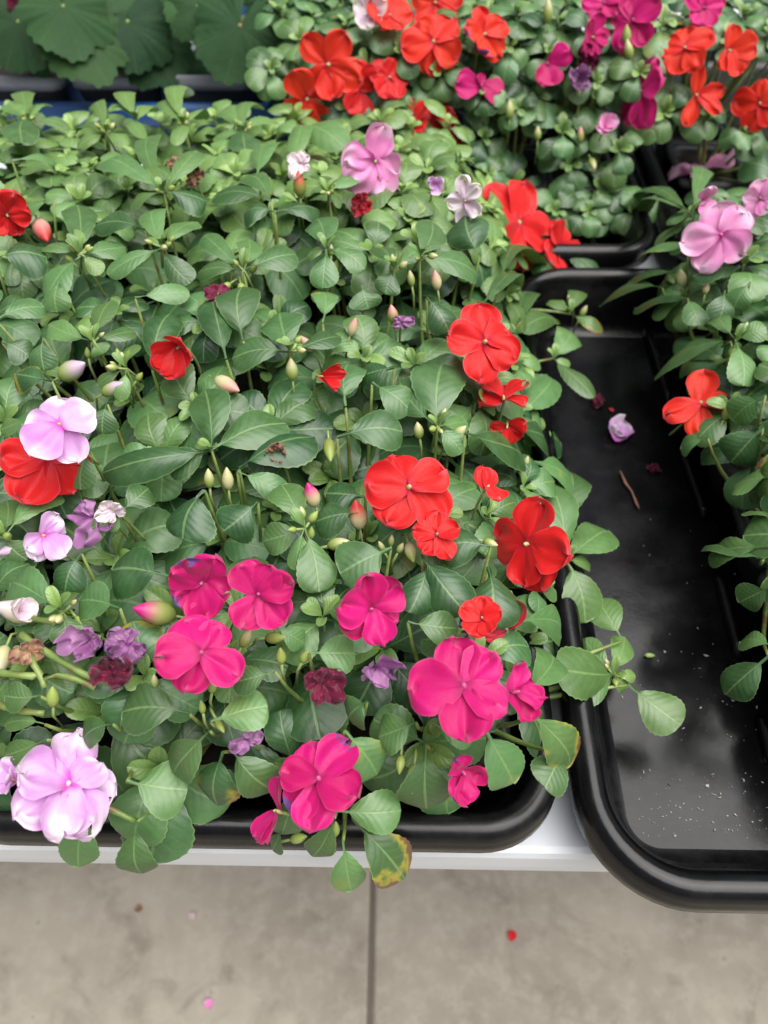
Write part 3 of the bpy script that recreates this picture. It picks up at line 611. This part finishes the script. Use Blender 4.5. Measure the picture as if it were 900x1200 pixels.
PL=[]   # (region, key, base)
for r in range(6):
    for c in range(4): PL.append(('L',(r,c),np.array([-.202+.0345+.069*c+(.0005 if c>1 else 0),LY0+.034+.050+.1012*r,RIM-.008])))
for k,(x,y) in enumerate(((-.338,.50),(-.338,.60),(-.338,.70))): PL.append(('N',k,np.array([x,y,RIM-.008])))
for k in (2,3,4,5): PL.append(('R',k,np.array([.2942,.189+.0787*k,RIM-.008])))
PL.append(('R',7,np.array([.3727,.583,RIM-.008])))
for r in range(2):
    for c in range(4): PL.append(('B',(r,c),np.array([BX0+.03+.0395+.0795*c,.80+.046+.0925*r,RIM-.008])))
for k,(x,y) in enumerate(((.357,.86),(.357,.952))): PL.append(('C',k,np.array([x,y,RIM-.008])))
LABELS={}
LABELS.update({
('L',(0,0)):'impatiens at the front left corner bearing the largest pale lilac bloom, beside wilted purple ones',
('L',(0,1)):'impatiens bearing a cluster of three magenta blooms between the lilac and the scarred magenta ones',
('L',(0,2)):'impatiens draping a purple scarred magenta bloom and a brown tipped leaf over the front rim',
('L',(0,3)):'impatiens in the front right corner with the broadest magenta bloom and a sprig leaning out',
('L',(1,0)):'impatiens with a lilac bloom lying over a broad red one at the left edge',
('L',(1,1)):'leafy impatiens with dark leaves and a dried brown bloom, just behind the three magenta blooms',
('L',(1,2)):'leafy impatiens with one narrow red bloom, to the left of the big flat red bloom',
('L',(1,3)):'impatiens carrying the biggest flat red bloom in the middle of the front tray',
('L',(2,0)):'impatiens with one half folded red bloom standing alone among leaves left of centre',
('L',(2,1)):'leafy impatiens with a small wine red bloom, right of the half folded red one',
('L',(2,2)):'leafy impatiens with salmon buds, left of the upright red bloom near the tray side',
('L',(2,3)):'impatiens at the right rim with an upright red bloom and two folded red ones below',
('L',(3,0)):'flowerless bright green impatiens behind the half folded red bloom, left of the green bud cluster',
('L',(3,1)):'flowerless impatiens with a cluster of pale green buds behind the small wine red bloom',
('L',(3,2)):'leafy impatiens with a shrivelled pink bloom just in front of the ruffled pink one',
('L',(3,3)):'impatiens with small pale lilac blooms left of the two reds at the back right',
('L',(4,0)):'yellowish green impatiens with two dried brown blooms among upright shoots',
('L',(4,1)):'yellowish green impatiens with a tiny white bloom and a salmon bud',
('L',(4,2)):'impatiens topped by the ruffled mauve pink bloom at the back of the front tray',
('L',(4,3)):'leafy impatiens at the right rim between the upright red bloom and the back reds',
('L',(5,0)):'pale green flowerless impatiens at the back edge in front of the blue tray handle',
('L',(5,1)):'pale green flowerless impatiens at the back edge, just below the scarlet blooms',
('L',(5,2)):'pale green flowerless impatiens at the back edge, behind the ruffled mauve pink bloom',
('L',(5,3)):'impatiens at the back right corner with two red blooms, one seen from its side',
('N',0):'impatiens with a red bloom cut off by the left edge and a red bud',
('N',1):'flowerless pale impatiens at the left edge, just behind the cut off red bloom',
('N',2):'flowerless pale impatiens at the left edge, directly in front of the jagged dark begonia',
('R',2):'impatiens at the right edge nearest the camera, its leaves over the bare tray',
('R',3):'impatiens with a single scarlet four petalled bloom over the bare black tray',
('R',4):'impatiens with a big pink bloom facing the camera, at the right of the bare tray',
('R',5):'impatiens with small pink blooms at the far end of the bare tray',
('R',7):'impatiens with one pink bloom seen edge on at the far right of the bare tray',
('B',(0,0)):'impatiens with a clump of scarlet blooms next to the blue tray',
('B',(0,1)):'impatiens with red and scarlet blooms and one small magenta one in the back tray',
('B',(0,2)):'dense round leaved impatiens with one folded magenta bloom hanging in the back tray',
('B',(0,3)):'impatiens with several magenta blooms at the right end of the back tray',
('B',(1,0)):'impatiens at the top edge behind the clump of scarlet blooms',
('B',(1,1)):'impatiens at the top edge behind the red and scarlet blooms',
('B',(1,2)):'impatiens at the top edge behind the folded magenta bloom',
('B',(1,3)):'impatiens at the top edge behind the several magenta blooms',
('C',0):'impatiens with scarlet blooms in the far right corner tray',
('C',1):'impatiens at the top right corner behind the scarlet blooms',
})
GROUPS={'L':'impatiens packed in the front tray','N':'impatiens at the left edge','R':'impatiens in the half bare tray','B':'impatiens in the back tray','C':'impatiens in the far right corner'}
plants=[]
for reg,key,b in PL:
    e=empty('impatiens_plant',b)
    tag(e,LABELS.get((reg,key),'green impatiens plant with oval scalloped leaves'),'plant',GROUPS[reg])
    plants.append(dict(e=e,b=b,reg=reg,key=key,tips=[],fl=[]))
REG={'L':('L','N'),'R':('R',),'B':('B','C')}
BXY={k:[p for p in plants if p['reg'] in v] for k,v in REG.items()}
def owner(can,p):
    return min(BXY[can],key=lambda q:(q['b'][0]-p[0])**2+(q['b'][1]+(.015 if can!='B' else .0)-p[1])**2)
stuff_pts={'L':[],'R':[],'B':[]}
n_leaf=0
for can,lst in (('L',EXPL),('R',EXPR)):   # hand-placed shoots
    for (cx,cy),tips in lst:
        off=.014+rng.uniform(0,.008)
        c=hit(cx,cy,can,off); pl=owner(can,c); mb=MB()
        for tp in tips:
            tx,ty,wpx=tp[:3]; tint=tp[3] if len(tp)>3 else .1
            e=hit(tx,ty,can,off-rng.uniform(.004,.012)); wid=wpx/FPX*depth((c+e)/2)
            L=np.linalg.norm(e-c)
            up=np.array([0,-.25,1.])+np.array([rng.uniform(-.3,.3),rng.uniform(-.2,.2),0])
            big=tint<.07
            leaf(mb,c,e,wid*1.14,up,arch=.10 if L>.02 else .06,dome=.28 if big else .14,fold=.04 if big else .06,tint=tint,dmg=1.4 if (tx,ty)==(474,1030) else 1. if (tx,ty) in((474,1030),(668,896),(706,390),(18,438),(754,300),(255,944)) else 0.,pet=.20 if L<.05 else .12,rnd=.25 if big else None)
        for k in range(3 if len(tips)>2 else 0):   # young leaves at the shoot tip
            th=rng.uniform(0,6.3); l=rng.uniform(.008,.013)
            leaf(mb,c,c+np.array([math.cos(th)*l*.7,math.sin(th)*l*.7,l]),l*.5,None,arch=.1,fold=.3,tint=rng.uniform(.4,.8),pet=.1)
        if len(tips)>2 and can=='L' and rng.random()<.85:
            for k in range(rng.randint(2,4)):
                th=rng.uniform(0,6.3); d=np.array([math.cos(th),math.sin(th),rng.uniform(.3,1.2)]); q=c+np.array([math.cos(th),math.sin(th),.5])*rng.uniform(.003,.006)
                make_bud(pl['e'],q,d,rng.uniform(.0045,.0085),GRN,CRM if rng.random()<.5 else GRN,.6)
        mb.build('leaf_rosette' if len(tips)>1 else 'leaf',M['leaf'],pl['e'],origin=c)
        pl['tips'].append(c if len(tips)>1 else c-np.array([0,0,.0015])); stuff_pts[can].append(c)
        for tp in tips: stuff_pts[can].append((c+hit(tp[0],tp[1],can,off))/2)
def fill(can,x0,x1,y0,y1,sp,size,off,keep,tintf,nl,name='leaf_rosette',axisf=None,round_=1.,vis=None):
    pts=[]; f=CAN[can]
    for _ in range(9000):
        x,y=rng.uniform(x0,x1),rng.uniform(y0,y1)
        if any((x-q[0])**2+(y-q[1])**2<sp*sp for q in pts): continue
        p=np.array([x,y,RIM+f(x,y)+off+rng.uniform(-.010,.006)])
        if p[2]<RIM-.012 or (can=='L' and x>.050 and y<.195): continue
        dp=p-CAM; zc=np.dot(dp,CF); ix,iy=450+FPX*np.dot(dp,CR)/zc,600-FPX*np.dot(dp,CU)/zc
        if not(-70<ix<970 and -70<iy<1200): continue      # nothing of it would be in the picture
        if keep and any((p[0]-q[0])**2+(p[1]-q[1])**2<keep*keep for q in stuff_pts[can]): continue
        pts.append(p)
    for p in pts:
        pl=owner(can,p); mb=MB(); g=np.array([(f(p[0]+.01,p[1])-f(p[0]-.01,p[1]))/.02,(f(p[0],p[1]+.01)-f(p[0],p[1]-.01))/.02,0]); g=g/max(1,np.linalg.norm(g))
        rosette(mb,p,nl+rng.randint(-1,1),size*rng.uniform(.85,1.2),-g*.7+np.array([rng.uniform(-.25,.25),rng.uniform(-.3,.1),0]),tintf(p[0],p[1]),round_=round_)
        mb.build(name,M['leaf'],pl['e'],origin=p); pl['tips'].append(p)
tl=lambda x,y:.10+.36*smooth((y-.38)/.27)*.8+rng.uniform(-.05,.08)
fill('L',.080,.116,.30,.70,.030,.036,-.002,.020,tl,6)
fill('L',-.40,.095,.150,.80,.031,.035,-.006,.025,tl,7)
fill('L',-.40,.090,.150,.79,.040,.046,-.038,0,lambda x,y:.05,5)
fill('R',.240,.40,.32,.65,.033,.036,.0,.020,lambda x,y:.12,6)
fill('R',.248,.40,.17,.36,.030,.038,.004,.018,lambda x,y:.2,6)
fill('R',.255,.40,.30,.63,.036,.040,-.032,0,lambda x,y:.04,5)
fill('B',-.13,.285,.770,1.16,.034,.033,.0,0,lambda x,y:.12+rng.uniform(-.1,.12),6,round_=1.04)
fill('B',-.12,.275,.775,1.14,.036,.038,-.03,0,lambda x,y:.04,5,round_=1.04)
fill('B',.315,.50,.770,1.10,.034,.034,.0,0,lambda x,y:.08,6,round_=1.2)
# ---------------- blooms and buds
OFFS={'L':.024,'R':.022,'B':.016}
for can,(px,py),rp,mat,(ax,ay),rot,opt in FL:
    o=dict(opt); c=hit(px,py,can,OFFS[can]+o.pop('dz',0.)+(.012 if rp>44 else .0)-(.012 if mat in('purple','wine','brown','dullred') else 0)); pl=owner(can,c)
    r=rp/FPX*depth(c)*.94
    if o.get('name')=='wilted_flower' and 'angs' not in o: t0=rng.uniform(0,360); o['angs']=tuple(t0+72*q+rng.uniform(-25,25) for q in range(5)); o['scale']=[rng.uniform(.6,1.3) for _ in range(5)]; o['width']=.8; o['curl']=rng.uniform(-.9,.5); ay-=.4; r*=1.22
    view=nrm(CAM-c); n=view+(ax+rng.uniform(-.22,.22))*CR+(ay+.12+rng.uniform(-.2,.2))*CU
    make_flower(pl['e'],c,n,r,mat,rot,**o); pl['fl'].append((mat,o.get('name','flower'),rp,px,py))
for can,(px,py),lp,dg,c0,c1 in [(b[0],b[1],b[2],b[3],b[4],b[5]) for b in BU]:
    c=hit(px,py,can,.006); pl=owner(can,c); view=nrm(CAM-c); d=CR*math.cos(R_(dg))+CU*math.sin(R_(dg))+view*.55+np.array([0,0,.1])
    make_bud(pl['e'],c,d,lp/FPX*depth(c)*1.0,c0,c1,fat=rng.uniform(.44,.56)); pl['fl'].append(('bud','bud',lp,px,py))
for line in (((-6,826),(30,834),(52,836)),((22,742),(60,768),(100,792),(135,803)),((-6,788),(40,793),(80,792),(112,806)),((28,724),(60,728),(66,734)),((62,724),(74,738),(92,745),(118,748)),((34,770),(48,792),(52,806)),((112,938),(134,950),(160,963))):
    q=[hit(x,y,'L',.012) for x,y in line]; q=[q[0]+np.array([0,.004,-.012])]+q
    qq=[]
    for i in range(len(q)-1):
        for t in (0,.33,.66): qq.append(q[i]*(1-t)+q[i+1]*t)
    qq.append(q[-1]); qq=np.array(qq); qq[1:-1]=(qq[:-2]+qq[1:-1]*2+qq[2:])/4
    mb=MB(); rr=np.linspace(.0020,.0014,len(qq)); rr[::3]*=1.22; mb.tube(qq,rr,8); mb.build('side_stem',M['stem'],owner('L',q[-1])['e'],origin=q[-1])
# ---------------- stems: from the soil to every shoot tip
for p in plants:
    mb=MB(); b=p['b']
    for tip in p['tips']:
        m=b*.22+tip*.78+np.array([rng.uniform(-.004,.004),rng.uniform(-.004,.004),0]); m[2]=b[2]+.30*(tip[2]-b[2]); s=b+np.array([rng.uniform(-.004,.004),rng.uniform(-.004,.004),-.004])
        q=[s*(1-t)**2+2*m*t*(1-t)+tip*t*t for t in np.linspace(0,1,7)]
        mb.tube(q,np.linspace(.0026,.0008,7),6)
    mb.build('stem',M['stem'],p['e'],origin=b)

# ------------------------------------------------------------------ begonias in grey pots in a blue tray, far left
bt=tray('blue_tray',-.62,-.112,.985,1.42,T,RIM+.004,'blue plastic carry tray holding the grey begonia pots',r=.03,mat='blue',fmat='blue')
hp=[at_z(312,128,RIM+.0),at_z(312,95,RIM+.045),at_z(340,95,RIM+.045),at_z(344,128,RIM+.0)]; hp=[np.array([q[0],.995,q[2]]) for q in hp]
mb=MB(); mb.tube([hp[0]*(1-t)+hp[1]*t for t in (0,.5,1)],.006,6); mb.tube([hp[1]*(1-t)+hp[2]*t for t in (0,.5,1)],.006,6); mb.tube([hp[2]*(1-t)+hp[3]*t for t in (0,.5,1)],.006,6); mb.build('handle',M['blue'],bt)
def blade(mb,c,n,tipdir,r,tint=0.,lob=9,cup=.14,wav=.10):
    """round, scalloped leaf with a notch at the stalk"""
    n=nrm(n); t=nrm(tipdir-n*np.dot(tipdir,n)); s=np.cross(n,t); NT_,NR=105,11
    th=np.linspace(-np.pi*.93,np.pi*.93,NT_); ph=rng.uniform(0,6)
    rr=r*(1+.12*np.cos(th)+.15*np.abs(np.sin(th*3.5+1.57))**.8+.05*np.sin(th*5+ph)+.030*np.sign(np.sin(th*24))-.22*np.clip((np.abs(th)-2.3)/.6,0,1))
    rad=np.linspace(0.02,1,NR); P=np.zeros((NR,NT_,3)); uv=np.zeros((NR,NT_,2))
    vv=np.abs(((th*7/(2*np.pi)+.5)%1)-.5)*2
    for i,q in enumerate(rad):
        z=r*(cup*q*q*np.cos(2*th)*.3-cup*q**2+wav*q**2*np.sin(th*2+ph)+.06*q*np.sin(3*q*np.cos(th-ph)+2*ph)+.025*q*q*np.sin(th*6+ph+3*q))
        P[i]=c+np.outer(np.cos(th)*rr*q,t)+np.outer(np.sin(th)*rr*q,s)+np.outer(z+.006*r*vv*q*(1-.4*q),n)
        uv[i,:,0]=.5+.5*vv; uv[i,:,1]=q
    mb.grid(P,uv,(tint,rng.random(),0,1))
def begonia(bx,by,label,leaves,fl=()):
    pot=tag(empty('plant_pot',(bx,by,T+.006)),'grey plastic pot with a pale rim'+label[1],'pot','begonia pots in the blue tray')
    h=.084; mb=MB(); rings=[]
    for ins,z in ((.014,0),(.004,h-.018),(.0,h-.017),(.0,h-.002),(.003,h),(.006,h-.003),(.012,h-.02)):
        pr=rrect(bx-.0585+ins,bx+.0585-ins,by-.055+ins,by+.055-ins,.02,6); rings.append(np.c_[pr,np.full(len(pr),T+.006+z)])
    mb.grid(np.array(rings[:2]),close=True); mb.build('pot_body',M['pot'],pot)
    mb=MB(); mb.grid(np.array(rings[1:]),close=True); mb.build('pot_rim',M['potrim'],pot)
    c=np.array([bx,by]); pr=rrect(bx-.046,bx+.046,by-.042,by+.042,.015,6); mb=MB()
    mb.grid(np.array([np.c_[c+(pr-c)*f,np.full(len(pr),T+.006+h-.018+rng.uniform(0,.002))] for f in (1,.6,.3,.01)]),close=True); mb.build('soil',M['soil'],pot)
    base=np.array([bx,by,T+.006+h-.018]); pe=tag(empty('begonia_plant',base),label[0],'plant','begonias in the blue tray')
    for (px,py,yy,rp,tip,tint) in leaves:
        py-=14; rp*=.88
        d=ray(px,py); t=yy/d[1]; a=CAM+d*t; r=rp/FPX*depth(a)
        td=CR*math.cos(R_(tip))+CU*math.sin(R_(tip)); n=nrm(CAM-a)*.75+np.array([rng.uniform(-.2,.2),-.1,.55])
        mb=MB(); blade(mb,a,n,td,r,tint); lf=mb.build('leaf',M['begonia'],pe,origin=a)
        m=(base+a)/2+np.array([0,.01,.03]); q=[base*(1-t)**2+2*m*t*(1-t)+a*t*t for t in np.linspace(0,1,9)]
        mb=MB(); mb.tube(q,np.linspace(.004,.003,9),7); mb.build('leaf_stalk',M['stem'],lf,origin=a)
    for (px,py,yy,rp) in fl:
        d=ray(px,py); a=CAM+d*(yy/d[1]); make_flower(pe,a,nrm(CAM-a),rp/FPX*depth(a),'wine',0,pitch=.5,cup=.2,stalk=base+np.array([0,0,.02]))
begonia(-.475,1.06,('begonia with two jagged dark leaves overhanging its pot at the left edge',' at the left corner under jagged leaves'),[(75,22,.99,52,-70,.1),(95,55,.985,52,-60,.2),(22,40,1.0,50,-110,.05),(10,8,1.03,46,150,.15),(48,60,1.03,36,-95,.05)],[(22,8,1.02,16)])
begonia(-.355,1.065,('begonia with broad dark leaves above the middle of the blue tray',' showing beside a bare stalk'),[(150,40,1.02,50,-80,0),(175,62,1.03,48,-60,0),(165,5,1.05,46,100,.05),(110,20,1.08,40,120,.05),(225,15,1.03,34,-100,.2)],[(110,15,1.03,16),(113,85,1.04,18)])
begonia(-.235,1.065,('begonia with a large round leaf hanging in front of its pot',' half covered by a large round leaf'),[(282,45,.985,58,-110,.05),(232,22,1.02,38,-80,.1),(240,85,1.05,24,-90,.05),(320,12,1.06,44,60,.05)])
begonia(-.172,1.15,('begonia with an upturned pale edged leaf beside the scarlet flowers',' beside the blue handle'),[(388,-6,1.02,50,-60,.1),(345,50,1.08,38,-40,.05)])

# ------------------------------------------------------------------ fallen bits
def fallen(name,label,px,py,z,rp,mat,n=1,crumple=.3,cat='petal'):
    c=at_z(px,py,z); r=rp/FPX*depth(c)
    parts=[]
    root=None
    for k in range(n):
        mb=MB(); th=rng.uniform(0,6.3); d=np.array([math.cos(th),math.sin(th),0])
        P,uv=petal_grid(c-d*r*.5+np.array([0,0,.0015+.001*k]),np.array([0,0,1.]),d,r,r*.9,.12,.15,.06,.08,0,crumple,.1)
        P[...,2]=np.maximum(P[...,2],z+.0006)
        mb.grid(P,uv,(0,rng.random(),.3,1))
        if n==1: return tag(mb.build(name,M[mat],None,origin=c),label,cat)
        if root is None: root=tag(empty(name,c),label,cat)
        mb.build('petal',M[mat],root,origin=c)
    return root
ZT=T+.003
fallen('fallen_blossom','pale lilac blossom fallen on the black tray floor',725,508,ZT,36,'lilac',3,.4,'blossom')
fallen('wilted_blossom','dark red shrivelled blossom fallen above the lilac one',700,474,ZT,18,'wine',4,.9,'blossom')
fallen('fallen_petal','small bright red petal scrap beside the shrivelled blossom',716,482,ZT,8,'dullred')
fallen('wilted_blossom','nearly black dried petal on the wet tray floor',765,552,ZT,18,'wine',2,.8,'blossom')
fallen('fallen_petal','red petal lying alone on the concrete floor',600,1097,0.0008,12,'red',1,.2)
fallen('fallen_petal','pink petal on the concrete near the bottom edge',245,1176,0.0008,12,'pink',1,.2)
fallen('dried_petal','tan dried petal on the concrete below the lilac bloom',163,1066,0.0008,11,'brown',1,.6)
fallen('dried_petal','thin yellowish plant scrap on the concrete floor',227,1073,0.0008,12,'pale',1,.9)
mb=MB(); q=[at_z(x,y,ZT+.003) for x,y in ((727,552),(733,566),(740,575),(746,590),(749,596))]; mb.tube(q,[.0006,.0013,.0006,.0012,.0005],6)
tag(mb.build('plant_stalk',M['brown']),'thin brown broken stalk on the black tray floor','stalk')
mb=MB(); c=at_z(760,768,ZT+.0015); mb.tube([c+np.array([x,0,0]) for x in (-.003,-.001,.002,.0045)],[.0008,.002,.0018,.0006],7)
tag(mb.build('fallen_bud',M['pedicel']),'small cream bud fallen on the tray floor beside the sprig','bud')
M['grit']=simple('pale_grit',(.38,.37,.34),.8,0,300,.3)
mb=MB()
for _ in range(300):
    u=rng.random(); px=rng.uniform(705,900); py=rng.choice((rng.gauss(935,45),rng.uniform(560,1010),rng.gauss(970,25)))
    c=at_z(px,py,ZT+.0003)
    if c[1]<RY0+.05 or c[0]<RX0+.05: continue
    s=rng.choice((.0002,.0003,.0003,.0004,.0005,.0008)); V=[c+np.array([rng.gauss(0,s),rng.gauss(0,s),abs(rng.gauss(0,s*.6))]) for _ in range(4)]
    mb.add(V,[(0,1,2),(0,2,3),(0,3,1),(1,3,2)])
tag(mb.build('grit',M['grit'],smooth=False),'pale specks of grit scattered over the black tray floor',kind='stuff')
